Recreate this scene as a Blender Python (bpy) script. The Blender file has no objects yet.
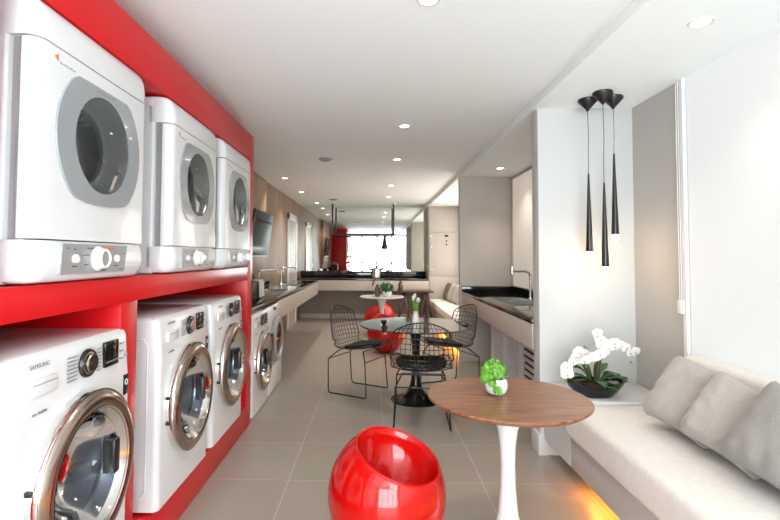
import bpy, bmesh, math, random
from mathutils import Vector, Matrix
random.seed(7)
S = bpy.context.scene
COL = S.collection
PI = math.pi
R = math.radians

# ------------------------------------------------------------------ camera, world, exposure
F, CX, CY = 485.2, 364.35, 237.3
yaw, pit, rol = R(-1.2516), R(2.24), R(0.2464)
r_ = Vector((math.cos(yaw), -math.sin(yaw), 0))
f_ = Vector((math.sin(yaw)*math.cos(pit), math.cos(yaw)*math.cos(pit), math.sin(pit)))
u_ = r_.cross(f_)
r2 = math.cos(rol)*r_ + math.sin(rol)*u_
u2 = -math.sin(rol)*r_ + math.cos(rol)*u_
cd = bpy.data.cameras.new('camera'); cam = bpy.data.objects.new('camera', cd); COL.objects.link(cam)
m = Matrix.Identity(4)
for i in range(3):
    m[i][0], m[i][1], m[i][2] = r2[i], u2[i], -f_[i]
m[2][3] = 1.405
cam.matrix_world = m
cd.sensor_fit = 'HORIZONTAL'; cd.sensor_width = 36; cd.lens = F/780*36
cd.shift_x = (390-CX)/780; cd.shift_y = (CY-260)/780
cd.clip_start = .02
S.camera = cam
S.view_settings.view_transform = 'Standard'; S.view_settings.look = 'None'
S.view_settings.gamma = 1; S.view_settings.exposure = 0.92
S.view_settings.use_curve_mapping = False
W = bpy.data.worlds.new('world'); S.world = W; W.use_nodes = True
W.node_tree.nodes['Background'].inputs[0].default_value = (.8, .9, 1, 1)
W.node_tree.nodes['Background'].inputs[1].default_value = .3

E_REAR, E_SIDE, E_NICHE, E_BENCH = 7.4, .25, .2, 1.8     # emission standing in for daylight through the windows and blinds
E_SPOT = 28.0                                            # recessed ceiling lamps (W)
E_LED = 22.0

# ------------------------------------------------------------------ materials
MATS = {}
def pbr(name, col, rough=.5, metal=0., coat=0., noise=0., nscale=8., bump=0., bscale=60., spec=.5, emit=None, es=0., trans=0., stretch=None, sheen=0., alpha=1.):
    if name in MATS: return MATS[name]
    mt = bpy.data.materials.new(name); mt.use_nodes = True
    N = mt.node_tree.nodes; L = mt.node_tree.links
    b = N['Principled BSDF']
    b.inputs['Base Color'].default_value = (*col, 1)
    b.inputs['Roughness'].default_value = rough; b.inputs['Metallic'].default_value = metal
    b.inputs['Coat Weight'].default_value = coat; b.inputs['Coat Roughness'].default_value = .03
    b.inputs['Specular IOR Level'].default_value = spec
    b.inputs['Sheen Weight'].default_value = sheen
    if emit: b.inputs['Emission Color'].default_value = (*emit, 1); b.inputs['Emission Strength'].default_value = es
    if noise or bump:
        tc = N.new('ShaderNodeTexCoord'); mp = N.new('ShaderNodeMapping')
        L.new(tc.outputs['Object'], mp.inputs[0])
        if stretch: mp.inputs['Scale'].default_value = stretch
    if noise:
        n = N.new('ShaderNodeTexNoise'); n.inputs['Scale'].default_value = nscale; n.inputs['Detail'].default_value = 5
        L.new(mp.outputs[0], n.inputs['Vector'])
        cr = N.new('ShaderNodeValToRGB')
        cr.color_ramp.elements[0].position = .3; cr.color_ramp.elements[1].position = .7
        cr.color_ramp.elements[0].color = (*[c*(1-noise) for c in col], 1)
        cr.color_ramp.elements[1].color = (*[min(1, c*(1+noise)) for c in col], 1)
        L.new(n.outputs[0], cr.inputs[0]); L.new(cr.outputs[0], b.inputs['Base Color'])
    if bump:
        n2 = N.new('ShaderNodeTexNoise'); n2.inputs['Scale'].default_value = bscale
        L.new(mp.outputs[0], n2.inputs['Vector'])
        bp = N.new('ShaderNodeBump'); bp.inputs['Strength'].default_value = bump; bp.inputs['Distance'].default_value = .01
        L.new(n2.outputs[0], bp.inputs['Height']); L.new(bp.outputs[0], b.inputs['Normal'])
    MATS[name] = mt
    return mt

def glassy(name, tint, ior=1.5, rough=0., body=0., bodycol=(.1, .1, .1)):
    """thin pane: tinted see-through plus fresnel reflection"""
    if name in MATS: return MATS[name]
    mt = bpy.data.materials.new(name); mt.use_nodes = True
    N = mt.node_tree.nodes; L = mt.node_tree.links
    N.remove(N['Principled BSDF']); o = N['Material Output']
    t = N.new('ShaderNodeBsdfTransparent'); t.inputs[0].default_value = (*tint, 1)
    g = N.new('ShaderNodeBsdfGlossy'); g.inputs['Roughness'].default_value = rough
    d = N.new('ShaderNodeBsdfDiffuse'); d.inputs[0].default_value = (*bodycol, 1)
    fr = N.new('ShaderNodeFresnel' if ior else 'ShaderNodeLayerWeight'); fr.inputs[0].default_value = ior or .42
    m0 = N.new('ShaderNodeMixShader'); m0.inputs[0].default_value = body
    L.new(t.outputs[0], m0.inputs[1]); L.new(d.outputs[0], m0.inputs[2])
    m1 = N.new('ShaderNodeMixShader')
    L.new(fr.outputs[0 if ior else 1], m1.inputs[0]); L.new(m0.outputs[0], m1.inputs[1]); L.new(g.outputs[0], m1.inputs[2])
    L.new(m1.outputs[0], o.inputs[0])
    MATS[name] = mt
    return mt

def tile_mat():
    mt = bpy.data.materials.new('floor_tile'); mt.use_nodes = True
    N = mt.node_tree.nodes; L = mt.node_tree.links; b = N['Principled BSDF']
    tc = N.new('ShaderNodeTexCoord'); mp = N.new('ShaderNodeMapping')
    mp.inputs['Location'].default_value = (-.0688+.604*10, -3.09+.604*10, 0)
    L.new(tc.outputs['Object'], mp.inputs[0])
    br = N.new('ShaderNodeTexBrick'); br.offset = 0; br.squash = 1
    br.inputs['Scale'].default_value = 1; br.inputs['Brick Width'].default_value = .604; br.inputs['Row Height'].default_value = .604
    br.inputs['Mortar Size'].default_value = .0028; br.inputs['Mortar Smooth'].default_value = .1
    br.inputs['Color1'].default_value = (.33, .295, .255, 1); br.inputs['Color2'].default_value = (.352, .317, .276, 1)
    br.inputs['Mortar'].default_value = (.54, .49, .43, 1)
    L.new(mp.outputs[0], br.inputs['Vector'])
    n = N.new('ShaderNodeTexNoise'); n.inputs['Scale'].default_value = 3.5; n.inputs['Detail'].default_value = 8
    L.new(tc.outputs['Object'], n.inputs['Vector'])
    mx = N.new('ShaderNodeMix'); mx.data_type = 'RGBA'; mx.blend_type = 'MULTIPLY'; mx.inputs[0].default_value = .25
    L.new(br.outputs['Color'], mx.inputs[6]); L.new(n.outputs['Color'], mx.inputs[7])
    hs = N.new('ShaderNodeHueSaturation'); hs.inputs['Value'].default_value = 1.14; L.new(mx.outputs[2], hs.inputs['Color'])
    bw = N.new('ShaderNodeMix'); bw.data_type = 'RGBA'; bw.blend_type = 'MIX'; bw.inputs[0].default_value = .15
    L.new(hs.outputs[0], bw.inputs[6]); L.new(br.outputs['Color'], bw.inputs[7])
    L.new(bw.outputs[2], b.inputs['Base Color'])
    b.inputs['Roughness'].default_value = .34
    return mt

def wood_mat(name, c1, c2, scale, axis, dist=3., rough=.4, plank=None, rot=0.):
    mt = bpy.data.materials.new(name); mt.use_nodes = True
    N = mt.node_tree.nodes; L = mt.node_tree.links; b = N['Principled BSDF']
    tc = N.new('ShaderNodeTexCoord'); mp = N.new('ShaderNodeMapping')
    mp.inputs['Scale'].default_value = axis; mp.inputs['Rotation'].default_value = (0, 0, rot)
    L.new(tc.outputs['Object'], mp.inputs[0])
    n = N.new('ShaderNodeTexNoise'); n.inputs['Scale'].default_value = scale; n.inputs['Detail'].default_value = 7
    n.inputs['Distortion'].default_value = .35
    L.new(mp.outputs[0], n.inputs['Vector'])
    cr = N.new('ShaderNodeValToRGB'); cr.color_ramp.elements[0].position = .36; cr.color_ramp.elements[1].position = .64
    cr.color_ramp.elements[0].color = (*c1, 1); cr.color_ramp.elements[1].color = (*c2, 1)
    L.new(n.outputs[0], cr.inputs[0])
    out = cr.outputs[0]
    if plank:      # plank = width along Y of vertical boards: tone steps board to board
        sx = N.new('ShaderNodeSeparateXYZ'); L.new(tc.outputs['Object'], sx.inputs[0])
        dv = N.new('ShaderNodeMath'); dv.operation = 'DIVIDE'; dv.inputs[1].default_value = plank; L.new(sx.outputs[1], dv.inputs[0])
        fl = N.new('ShaderNodeMath'); fl.operation = 'FLOOR'; L.new(dv.outputs[0], fl.inputs[0])
        wn = N.new('ShaderNodeTexWhiteNoise'); wn.noise_dimensions = '1D'; L.new(fl.outputs[0], wn.inputs['W'])
        mr = N.new('ShaderNodeMapRange'); mr.inputs[3].default_value = .75; mr.inputs[4].default_value = 1.2; L.new(wn.outputs[0], mr.inputs[0])
        hs = N.new('ShaderNodeHueSaturation'); L.new(cr.outputs[0], hs.inputs['Color']); L.new(mr.outputs[0], hs.inputs['Value'])
        out = hs.outputs[0]
    L.new(out, b.inputs['Base Color']); b.inputs['Roughness'].default_value = rough
    return mt

def blind_mat(name, col, es):
    mt = bpy.data.materials.new(name); mt.use_nodes = True
    N = mt.node_tree.nodes; L = mt.node_tree.links; b = N['Principled BSDF']
    b.inputs['Base Color'].default_value = (.48, .48, .475, 1); b.inputs['Roughness'].default_value = .7
    n = N.new('ShaderNodeTexNoise'); n.inputs['Scale'].default_value = .7; tc = N.new('ShaderNodeTexCoord'); L.new(tc.outputs['Object'], n.inputs['Vector'])
    mr = N.new('ShaderNodeMapRange'); mr.inputs[3].default_value = .9*es; mr.inputs[4].default_value = 1.1*es
    L.new(n.outputs[0], mr.inputs[0])
    b.inputs['Emission Color'].default_value = (*col, 1); L.new(mr.outputs[0], b.inputs['Emission Strength'])
    return mt

M_floor = tile_mat()
M_ceil = pbr('white_ceiling_paint', (.93, .975, .98), .9, noise=.01, nscale=2)
M_white = pbr('white_wall_paint', (.60, .61, .605), .8, noise=.015, nscale=3)
M_taupe = pbr('taupe_wall_paint', (.53, .49, .45), .75, noise=.02, nscale=3)
M_grey = pbr('warm_grey_paint', (.50, .485, .46), .8, noise=.02, nscale=3)
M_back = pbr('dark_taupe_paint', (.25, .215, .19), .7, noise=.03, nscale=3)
M_wall_wood = wood_mat('light_walnut_boards', (.20, .125, .08), (.33, .215, .145), 5, (.6, 9, .35), plank=.19, rough=.5)
M_red = pbr('red_lacquer', (.58, .005, .009), .3, coat=.0, spec=.35, noise=.02, nscale=2)
M_redgloss = pbr('red_gloss_plastic', (.52, .004, .003), .1, coat=.0, spec=.55, noise=.02, nscale=2)
M_enamel = pbr('white_enamel', (.73, .74, .76), .22, coat=.4, noise=.01, nscale=4)
M_plasticw = pbr('white_plastic', (.82, .82, .82), .35, noise=.01, nscale=6)
M_chrome = pbr('polished_chrome', (.78, .76, .74), .09, 1, noise=.02, nscale=10)
M_bronze = pbr('brushed_bronze_chrome', (.43, .35, .30), .2, 1, noise=.08, nscale=10, stretch=(1, 1, 1))
M_steel = pbr('brushed_steel', (.62, .62, .62), .25, 1, noise=.04, nscale=20)
M_drum = pbr('drum_steel', (.30, .32, .35), .3, .7, noise=.1, nscale=25)
M_silver = pbr('silver_plastic', (.36, .36, .37), .35, .3, noise=.03, nscale=8)
M_greyframe = pbr('grey_window_plastic', (.30, .325, .34), .16, coat=.4, noise=.02, nscale=5)
M_black = pbr('black_plastic', (.012, .012, .013), .3, noise=.1, nscale=10)
M_rubber = pbr('dark_rubber', (.03, .03, .032), .7, noise=.1, nscale=10)
M_blackgloss = pbr('black_gloss', (.006, .006, .007), .12, coat=.3, spec=.35, noise=.1, nscale=6)
M_stone = pbr('black_granite', (.012, .011, .011), .08, coat=.4, noise=.4, nscale=120)
M_wire = pbr('black_wire', (.014, .014, .015), .35, noise=.05, nscale=10)
M_pad = pbr('black_leather', (.010, .010, .010), .6, bump=.15, bscale=90, spec=.2)
M_apron = pbr('beige_lacquer', (.50, .445, .395), .4, noise=.02, nscale=4)
M_walnut = wood_mat('walnut_veneer', (.12, .044, .021), (.30, .135, .068), 4, (1.2, 22, 4), rough=.33, rot=R(-33))
M_darkwood = wood_mat('dark_stained_wood', (.04, .014, .008), (.10, .035, .02), 4, (3, 20, 20), rough=.35)
M_tulip = pbr('white_satin_lacquer', (.74, .74, .74), .2, coat=.5, noise=.01, nscale=5)
M_smoke = glassy('smoked_glass', (.40, .41, .40), None)
M_doorglass = glassy('tinted_door_glass', (.32, .35, .40), 1.55)
M_dryglass = glassy('pale_dryer_glass', (.80, .84, .86), 1.45)
M_drum2 = pbr('pale_drum_steel', (.80, .83, .86), .4, .1, noise=.1, nscale=25)
M_mirror = pbr('mirror_silver', (.80, .86, .83), .0, 1.)
M_linen = pbr('cream_linen', (.76, .73, .69), .95, noise=.04, nscale=40, bump=.25, bscale=300, sheen=.3)
M_pillow_a = pbr('oatmeal_linen', (.40, .375, .345), .95, noise=.08, nscale=120, bump=.35, bscale=350, sheen=.3)
M_pillow_b = pbr('ash_grey_linen', (.25, .235, .215), .95, noise=.12, nscale=140, bump=.4, bscale=350, sheen=.3)
M_brownfab = pbr('brown_fabric', (.21, .15, .115), .95, noise=.08, nscale=90, bump=.3, bscale=250)
M_petal = pbr('white_petal', (.74, .73, .71), .5, noise=.03, nscale=30)
M_yellow = pbr('yellow_centre', (.55, .32, .05), .5, noise=.1, nscale=30)
M_stem = pbr('brown_green_stem', (.10, .06, .03), .5, noise=.2, nscale=30)
M_leaf = pbr('dark_green_leaf', (.02, .09, .02), .3, noise=.3, nscale=12)
M_fern = pbr('bright_green_leaf', (.14, .36, .04), .5, noise=.4, nscale=25)
M_tulipleaf = pbr('pale_green_leaf', (.17, .32, .07), .5, noise=.3, nscale=20)
M_soil = pbr('potting_moss', (.07, .04, .025), .9, noise=.5, nscale=60)
M_ceramic = pbr('white_ceramic', (.82, .81, .78), .2, coat=.5, noise=.02, nscale=8)
M_brownglass = pbr('brown_ceramic', (.11, .055, .04), .2, coat=.4, noise=.1, nscale=10)
M_orange = pbr('orange_print', (.8, .18, .01), .5, noise=.02)
M_grey_ink = pbr('grey_print', (.22, .22, .23), .5, noise=.02)
M_dark_ink = pbr('dark_print', (.05, .03, .03), .5, noise=.02)
M_towel = pbr('white_terry', (.78, .76, .73), .95, bump=.4, bscale=150, noise=.03, nscale=20)
M_screen = pbr('dark_screen', (.006, .007, .008), .08, coat=0, spec=.4, noise=.1)
M_louver = pbr('pale_louver_paint', (.80, .77, .75), .5, noise=.02, nscale=8)
M_bulb = pbr('warm_bulb', (1, .9, .75), .3, emit=(1, .70, .42), es=9)
M_lamp = pbr('lamp_diffuser', (1, .95, .9), .4, emit=(1, .84, .66), es=14)
M_led = pbr('amber_led_strip', (1, .6, .1), .4, emit=(1, .36, .04), es=E_LED)
M_pane = pbr('daylit_window_pane', (.8, .85, .9), .2, emit=(.90, .97, 1.0), es=E_REAR)
M_blind = blind_mat('daylit_roller_blind', (.93, .98, 1), E_SIDE)
M_blind2 = blind_mat('beige_roller_blind', (1, .86, .72), E_NICHE)
M_blind3 = blind_mat('sunlit_roller_blind', (1, .92, .82), E_BENCH)

# ------------------------------------------------------------------ mesh builder
def smooth(me, ang=38):
    me.polygons.foreach_set('use_smooth', [True]*len(me.polygons))
    me.set_sharp_from_angle(angle=R(ang))

class G:
    def __init__(s): s.bm = bmesh.new()
    def _merge(s, t):
        me = bpy.data.meshes.new('tmp'); t.to_mesh(me); s.bm.from_mesh(me); bpy.data.meshes.remove(me); t.free()
    def box(s, x0, x1, y0, y1, z0, z1, bev=0, seg=2):
        t = bmesh.new(); bmesh.ops.create_cube(t, size=1)
        for v in t.verts:
            v.co = Vector(((x0+x1)/2+v.co.x*(x1-x0), (y0+y1)/2+v.co.y*(y1-y0), (z0+z1)/2+v.co.z*(z1-z0)))
        if bev: bmesh.ops.bevel(t, geom=t.edges[:], offset=bev, segments=seg, affect='EDGES', profile=.5)
        s._merge(t); return s
    def loft(s, rings, caps=True, closed=True):
        t = bmesh.new(); V = [[t.verts.new(p) for p in r] for r in rings]
        n = len(rings[0])
        for a, b in zip(V, V[1:]):
            for i in range(n if closed else n-1):
                j = (i+1) % n
                t.faces.new((a[i], a[j], b[j], b[i]))
        if caps:
            t.faces.new(V[0][::-1]); t.faces.new(V[-1])
        bmesh.ops.recalc_face_normals(t, faces=t.faces[:])
        s._merge(t); return s
    def lathe(s, prof, c=(0, 0, 0), axis='z', seg=32, close=False):
        t = bmesh.new(); V = []
        c = Vector(c)
        def pt(r, h, a):
            if axis == 'z': return c+Vector((r*math.cos(a), r*math.sin(a), h))
            if axis == 'x': return c+Vector((h, r*math.cos(a), r*math.sin(a)))
            return c+Vector((r*math.cos(a), h, r*math.sin(a)))
        for r, h in prof:
            if r < 1e-6: V.append([t.verts.new(pt(0, h, 0))])
            else: V.append([t.verts.new(pt(r, h, 2*PI*i/seg)) for i in range(seg)])
        L = list(zip(V, V[1:]))
        if close: L.append((V[-1], V[0]))
        for a, b in L:
            for i in range(seg):
                j = (i+1) % seg
                if len(a) == 1 and len(b) == 1: continue
                if len(a) == 1: t.faces.new((a[0], b[j], b[i]))
                elif len(b) == 1: t.faces.new((a[i], a[j], b[0]))
                else: t.faces.new((a[i], a[j], b[j], b[i]))
        bmesh.ops.recalc_face_normals(t, faces=t.faces[:])
        s._merge(t); return s
    def cyl(s, p0, p1, r0, r1=None, seg=16):
        return s.tube([p0, p1], r0, seg, radii=[r0, r0 if r1 is None else r1])
    def tube(s, pts, r, seg=8, closed=False, radii=None):
        pts = [Vector(p) for p in pts]; n = len(pts)
        T = []
        for i in range(n):
            if closed: d = pts[(i+1) % n]-pts[i-1]
            elif i == 0: d = pts[1]-pts[0]
            elif i == n-1: d = pts[-1]-pts[-2]
            else: d = (pts[i+1]-pts[i]).normalized()+(pts[i]-pts[i-1]).normalized()
            T.append(d.normalized())
        a = Vector((0, 0, 1)) if abs(T[0].z) < .9 else Vector((1, 0, 0))
        nrm = (a-T[0]*a.dot(T[0])).normalized()
        rings = []
        for i in range(n):
            nrm = (nrm-T[i]*nrm.dot(T[i])).normalized(); b = T[i].cross(nrm)
            rr = radii[i] if radii else r
            rings.append([pts[i]+rr*(math.cos(2*PI*k/seg)*nrm+math.sin(2*PI*k/seg)*b) for k in range(seg)])
        if closed: rings.append(rings[0])
        return s.loft(rings, caps=not closed)
    def prism(s, poly, plane, lo, hi, bev=0, seg=2):
        t = bmesh.new()
        def P(a, b, h):
            return {'xy': (a, b, h), 'yz': (h, a, b), 'xz': (a, h, b)}[plane]
        A = [t.verts.new(P(a, b, lo)) for a, b in poly]; B = [t.verts.new(P(a, b, hi)) for a, b in poly]
        t.faces.new(A); t.faces.new(B[::-1])
        n = len(poly)
        for i in range(n):
            j = (i+1) % n; t.faces.new((A[i], B[i], B[j], A[j]))
        bmesh.ops.recalc_face_normals(t, faces=t.faces[:])
        if bev: bmesh.ops.bevel(t, geom=t.edges[:], offset=bev, segments=seg, affect='EDGES', profile=.5)
        s._merge(t); return s
    def ball(s, c, rx, ry=None, rz=None, u=20, v=12):
        t = bmesh.new(); bmesh.ops.create_uvsphere(t, u_segments=u, v_segments=v, radius=1)
        ry = ry or rx; rz = rz or rx
        for q in t.verts: q.co = Vector((c[0]+q.co.x*rx, c[1]+q.co.y*ry, c[2]+q.co.z*rz))
        s._merge(t); return s
    def grid(s, f, nu, nv):
        t = bmesh.new(); V = [[t.verts.new(f(i/nu, j/nv)) for j in range(nv+1)] for i in range(nu+1)]
        for i in range(nu):
            for j in range(nv): t.faces.new((V[i][j], V[i+1][j], V[i+1][j+1], V[i][j+1]))
        s._merge(t); return s
    def xf(s, M): bmesh.ops.transform(s.bm, matrix=M, verts=s.bm.verts); return s
    def obj(s, name, mat, parent=None, loc=None, ang=38):
        me = bpy.data.meshes.new(name); s.bm.to_mesh(me); s.bm.free()
        smooth(me, ang)
        o = bpy.data.objects.new(name, me); me.materials.append(mat); COL.objects.link(o)
        if parent: o.parent = parent
        if loc: o.location = loc
        return o

def tag(o, label, cat, group=None):
    o['label'] = label; o['category'] = cat
    if group: o['group'] = group
    return o
def thing(name, label, cat, loc=(0, 0, 0), rz=0, group=None):
    o = bpy.data.objects.new(name, None); COL.objects.link(o); o.location = loc; o.rotation_euler = (0, 0, rz)
    o.empty_display_size = .1
    return tag(o, label, cat, group)
def struct(o, label=None):
    o['kind'] = 'structure'
    if label: o['label'] = label
    return o
KIDS = {}
def dup(root, label, loc, rz=None):
    kids = {}
    for o in COL.objects:
        if o.parent: kids.setdefault(o.parent, []).append(o)
    r = root.copy(); COL.objects.link(r); r.location = loc
    if rz is not None: r.rotation_euler = (0, 0, rz)
    r['label'] = label
    for ch in kids.get(root, []):
        c = ch.copy(); COL.objects.link(c); c.parent = r
        for g in kids.get(ch, []):
            d = g.copy(); COL.objects.link(d); d.parent = c
    return r
def cut(o, cutter):
    cutter.parent = o.parent; md = o.modifiers.new('cut', 'BOOLEAN'); md.operation = 'DIFFERENCE'; md.object = cutter; md.solver = 'EXACT'
    bpy.context.view_layer.update()
    me = bpy.data.meshes.new_from_object(o.evaluated_get(bpy.context.evaluated_depsgraph_get()))
    o.modifiers.clear(); old = o.data; nm = old.name; o.data = me; bpy.data.meshes.remove(old); me.name = nm
    smooth(me)
    cm = cutter.data; bpy.data.objects.remove(cutter); bpy.data.meshes.remove(cm)
def text(body, size, name, mat, parent, loc, M3=None, align='CENTER'):
    cu = bpy.data.curves.new(name, 'FONT'); cu.body = body; cu.size = size; cu.extrude = .0006; cu.align_x = align; cu.align_y = 'CENTER'
    t = bpy.data.objects.new(name, cu); COL.objects.link(t); bpy.context.view_layer.update()
    me = bpy.data.meshes.new_from_object(t.evaluated_get(bpy.context.evaluated_depsgraph_get()))
    bpy.data.objects.remove(t); bpy.data.curves.remove(cu)
    A = Matrix(((0, 0, 1), (1, 0, 0), (0, 1, 0))) if M3 is None else M3      # reads along +Y, faces +X
    me.transform(Matrix.Translation(Vector(loc)) @ A.to_4x4())
    me.materials.clear(); me.materials.append(mat)
    o = bpy.data.objects.new(name, me); COL.objects.link(o); o.parent = parent
    return o
def rr(x0, x1, y0, y1, z, rf, rb=.004, n=6):
    """rounded rectangle ring in plan; rf rounds the +x corners, rb the -x corners"""
    P = []
    for cx, cy, r, a0 in ((x1-rf, y1-rf, rf, 0), (x0+rb, y1-rb, rb, 90), (x0+rb, y0+rb, rb, 180), (x1-rf, y0+rf, rf, 270)):
        for k in range(n+1):
            a = R(a0+90*k/n); P.append((cx+r*math.cos(a), cy+r*math.sin(a), z))
    return P

# ------------------------------------------------------------------ the room
XL, XR, YN, YF, ZC, ZS = -1.72, 1.865, -2.2, 11.0, 2.55, 2.49
G_ = G
struct(G().box(XL-.1, XR+.3, YN-.2, YF+.2, -.1, 0).obj('floor', M_floor), 'grey square floor tiles with pale joints')
struct(G().box(XL-.1, 1.15, YN-.2, YF+.2, ZC, ZC+.1).obj('ceiling', M_ceil))
struct(G().box(1.15, XR+.3, YN-.2, YF+.2, ZS, ZC+.1).obj('trim_1', M_ceil), 'lowered ceiling strip along the window side')
# left wall: plain behind the machines, boards beyond
struct(G().box(XL-.1, XL, YN-.2, 4.1, 0, ZC).obj('wall_left', M_white))
w = G().box(XL-.1, -1.68, 4.1, YF, 0, ZC)
struct(w.obj('wall_left_wood', M_wall_wood), 'wall of vertical light walnut boards')
struct(G().box(-1.68, -1.58, 4.1, 7.0, 1.02, 2.50, .002).obj('trim_2', M_wall_wood), 'projecting board panel behind the television')
struct(G().box(XL-.1, XR+.3, YF, YF+.1, 0, ZC).obj('wall_back', M_back))
struct(G().box(XL-.1, XR+.3, YN-.2, YN-.1, 0, ZC).obj('wall_rear', M_white))
# right wall
struct(G().box(XR, XR+.1, 2.97, 3.55, 0, ZS).obj('wall_right', M_grey), 'warm grey wall piece beside the white blind')
struct(G().box(1.183, XR+.1, 3.53, 3.665, 0, ZS, .002).obj('wall_partition', M_white), 'white partition wall behind the orchid')
struct(G().box(1.15, XR+.1, 6.60, 6.70, 0, ZS, .002).obj('wall_fin', M_taupe), 'taupe partition at the far end of the sink counter')
struct(G().box(XR, XR+.1, 3.6, 6.65, 0, ZS).obj('wall_right_sink', M_taupe))
struct(G().box(XR, XR+.1, 6.65, YF, 0, ZS).obj('wall_right_bench', M_taupe))
struct(G().box(1.15, XR+.1, 10.45, YF, 0, ZS, .002).obj('wall_far_pier', M_taupe))
struct(G().box(XR, XR+.1, YN, 2.97, 0, .3).obj('wall_right_sill', M_white))
# baseboards
struct(G().box(XL, 1.15, YF-.015, YF, 0, .11, .003).obj('baseboard_back', M_taupe))
b = G().box(1.165, 1.225, 3.515, 3.68, 0, .15, .003)
struct(b.obj('baseboard_partition', M_white))
# rear window behind the camera (seen in the far mirror)
wf = G()
for x in (-1.3, -.64, .1, .84, 1.58): wf.box(x-.05, x+.05, YN-.1, YN-.03, .05, 2.42)
for z in (.05, 1.08, 2.42): wf.box(-1.33, 1.61, YN-.1, YN-.03, z-.03, z+.03)
wfo = struct(wf.obj('window_1', M_grey), 'wide bright window behind the camera')
p = G().box(-1.3, 1.58, YN-.099, YN-.09, .06, 2.41).obj('window_pane', M_pane, wfo)
# side windows with drawn blinds
w2 = G().box(XR-.012, XR+.05, 2.94, 2.97, .3, ZS).box(XR, XR+.05, YN, 2.94, .3, .34)
w2 = struct(w2.obj('window_2', M_plasticw), 'white jamb beside the large roller blind')
bl = G().box(XR+.004, XR+.008, YN+.1, 2.925, .34, ZS-.001).obj('roller_blind', M_blind)
tag(bl, 'large white daylit roller blind behind the grey pillows', 'blind')
w3 = struct(G().box(XR-.02, XR, 6.56, 6.59, 1.02, ZS).obj('window_3', M_taupe))
bl = G().box(XR-.008, XR-.004, 3.70, 6.56, 1.02, ZS-.04, .001).obj('roller_blind', M_blind2)
tag(bl, 'beige roller blind glowing above the right-hand sink counter', 'blind')
bl = G().box(XR-.008, XR-.004, 6.9, 10.2, .95, ZS-.25, .001).obj('roller_blind', M_blind3)
tag(bl, 'sunlit roller blind in the far bench niche behind the taupe partition', 'blind')
# wood-wall door
d1 = G()
for y0, y1, z1 in ((9.26, 9.38, 2.24), (10.18, 10.3, 2.24)): d1.box(-1.68, -1.655, y0, y1, 0, z1, .002)
d1.box(-1.68, -1.655, 9.26, 10.3, 2.12, 2.24, .002)
d1 = struct(d1.obj('door_1', M_plasticw), 'white framed door in the wooden wall')
G().box(-1.68, -1.665, 9.38, 10.18, 0, 2.12).obj('door_leaf', pbr('pale_door_paint', (.46, .43, .40), .4, noise=.02), d1)
G().cyl((-1.665, 9.46, 1.0), (-1.63, 9.46, 1.0), .01).cyl((-1.63, 9.45, 1.0), (-1.63, 9.57, 1.0), .009).obj('door_handle', M_steel, d1)
# mirror
mi = G().box(XL+.04, 1.148, YF-.022, YF-.002, 1.07, ZC-.002).obj('wall_mirror', M_mirror)
tag(mi, 'large frameless mirror filling the far wall above the black counter', 'mirror')

# ------------------------------------------------------------------ red laundry shelving
fr = thing('laundry_shelving', 'glossy red built-in shelving holding the stacked washers and dryers', 'shelving', (-1.04, 2.6, 0))
def fb(name, x0, x1, y0, y1, z0, z1): G().box(x0+1.04, x1+1.04, y0-2.6, y1-2.6, z0, z1, .0025).obj(name, M_red, fr)
fb('plinth', -1.70, -1.04, 1.26, 3.95, 0, .19)
fb('shelf', -1.70, -1.04, 1.26, 3.95, 1.208, 1.312)
fb('top_beam', -1.70, -1.04, 1.26, 3.95, 2.205, 2.42)
fb('side_post', -1.70, -1.04, 3.95, 4.10, 0, 2.42)
fb('side_post', -1.70, -1.04, 1.11, 1.26, 0, 2.42)
fb('divider', -1.70, -1.04, 1.975, 2.115, .19, 1.208)
fb('back_panel', -1.715, -1.70, 1.11, 4.10, 0, 2.42)

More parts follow.
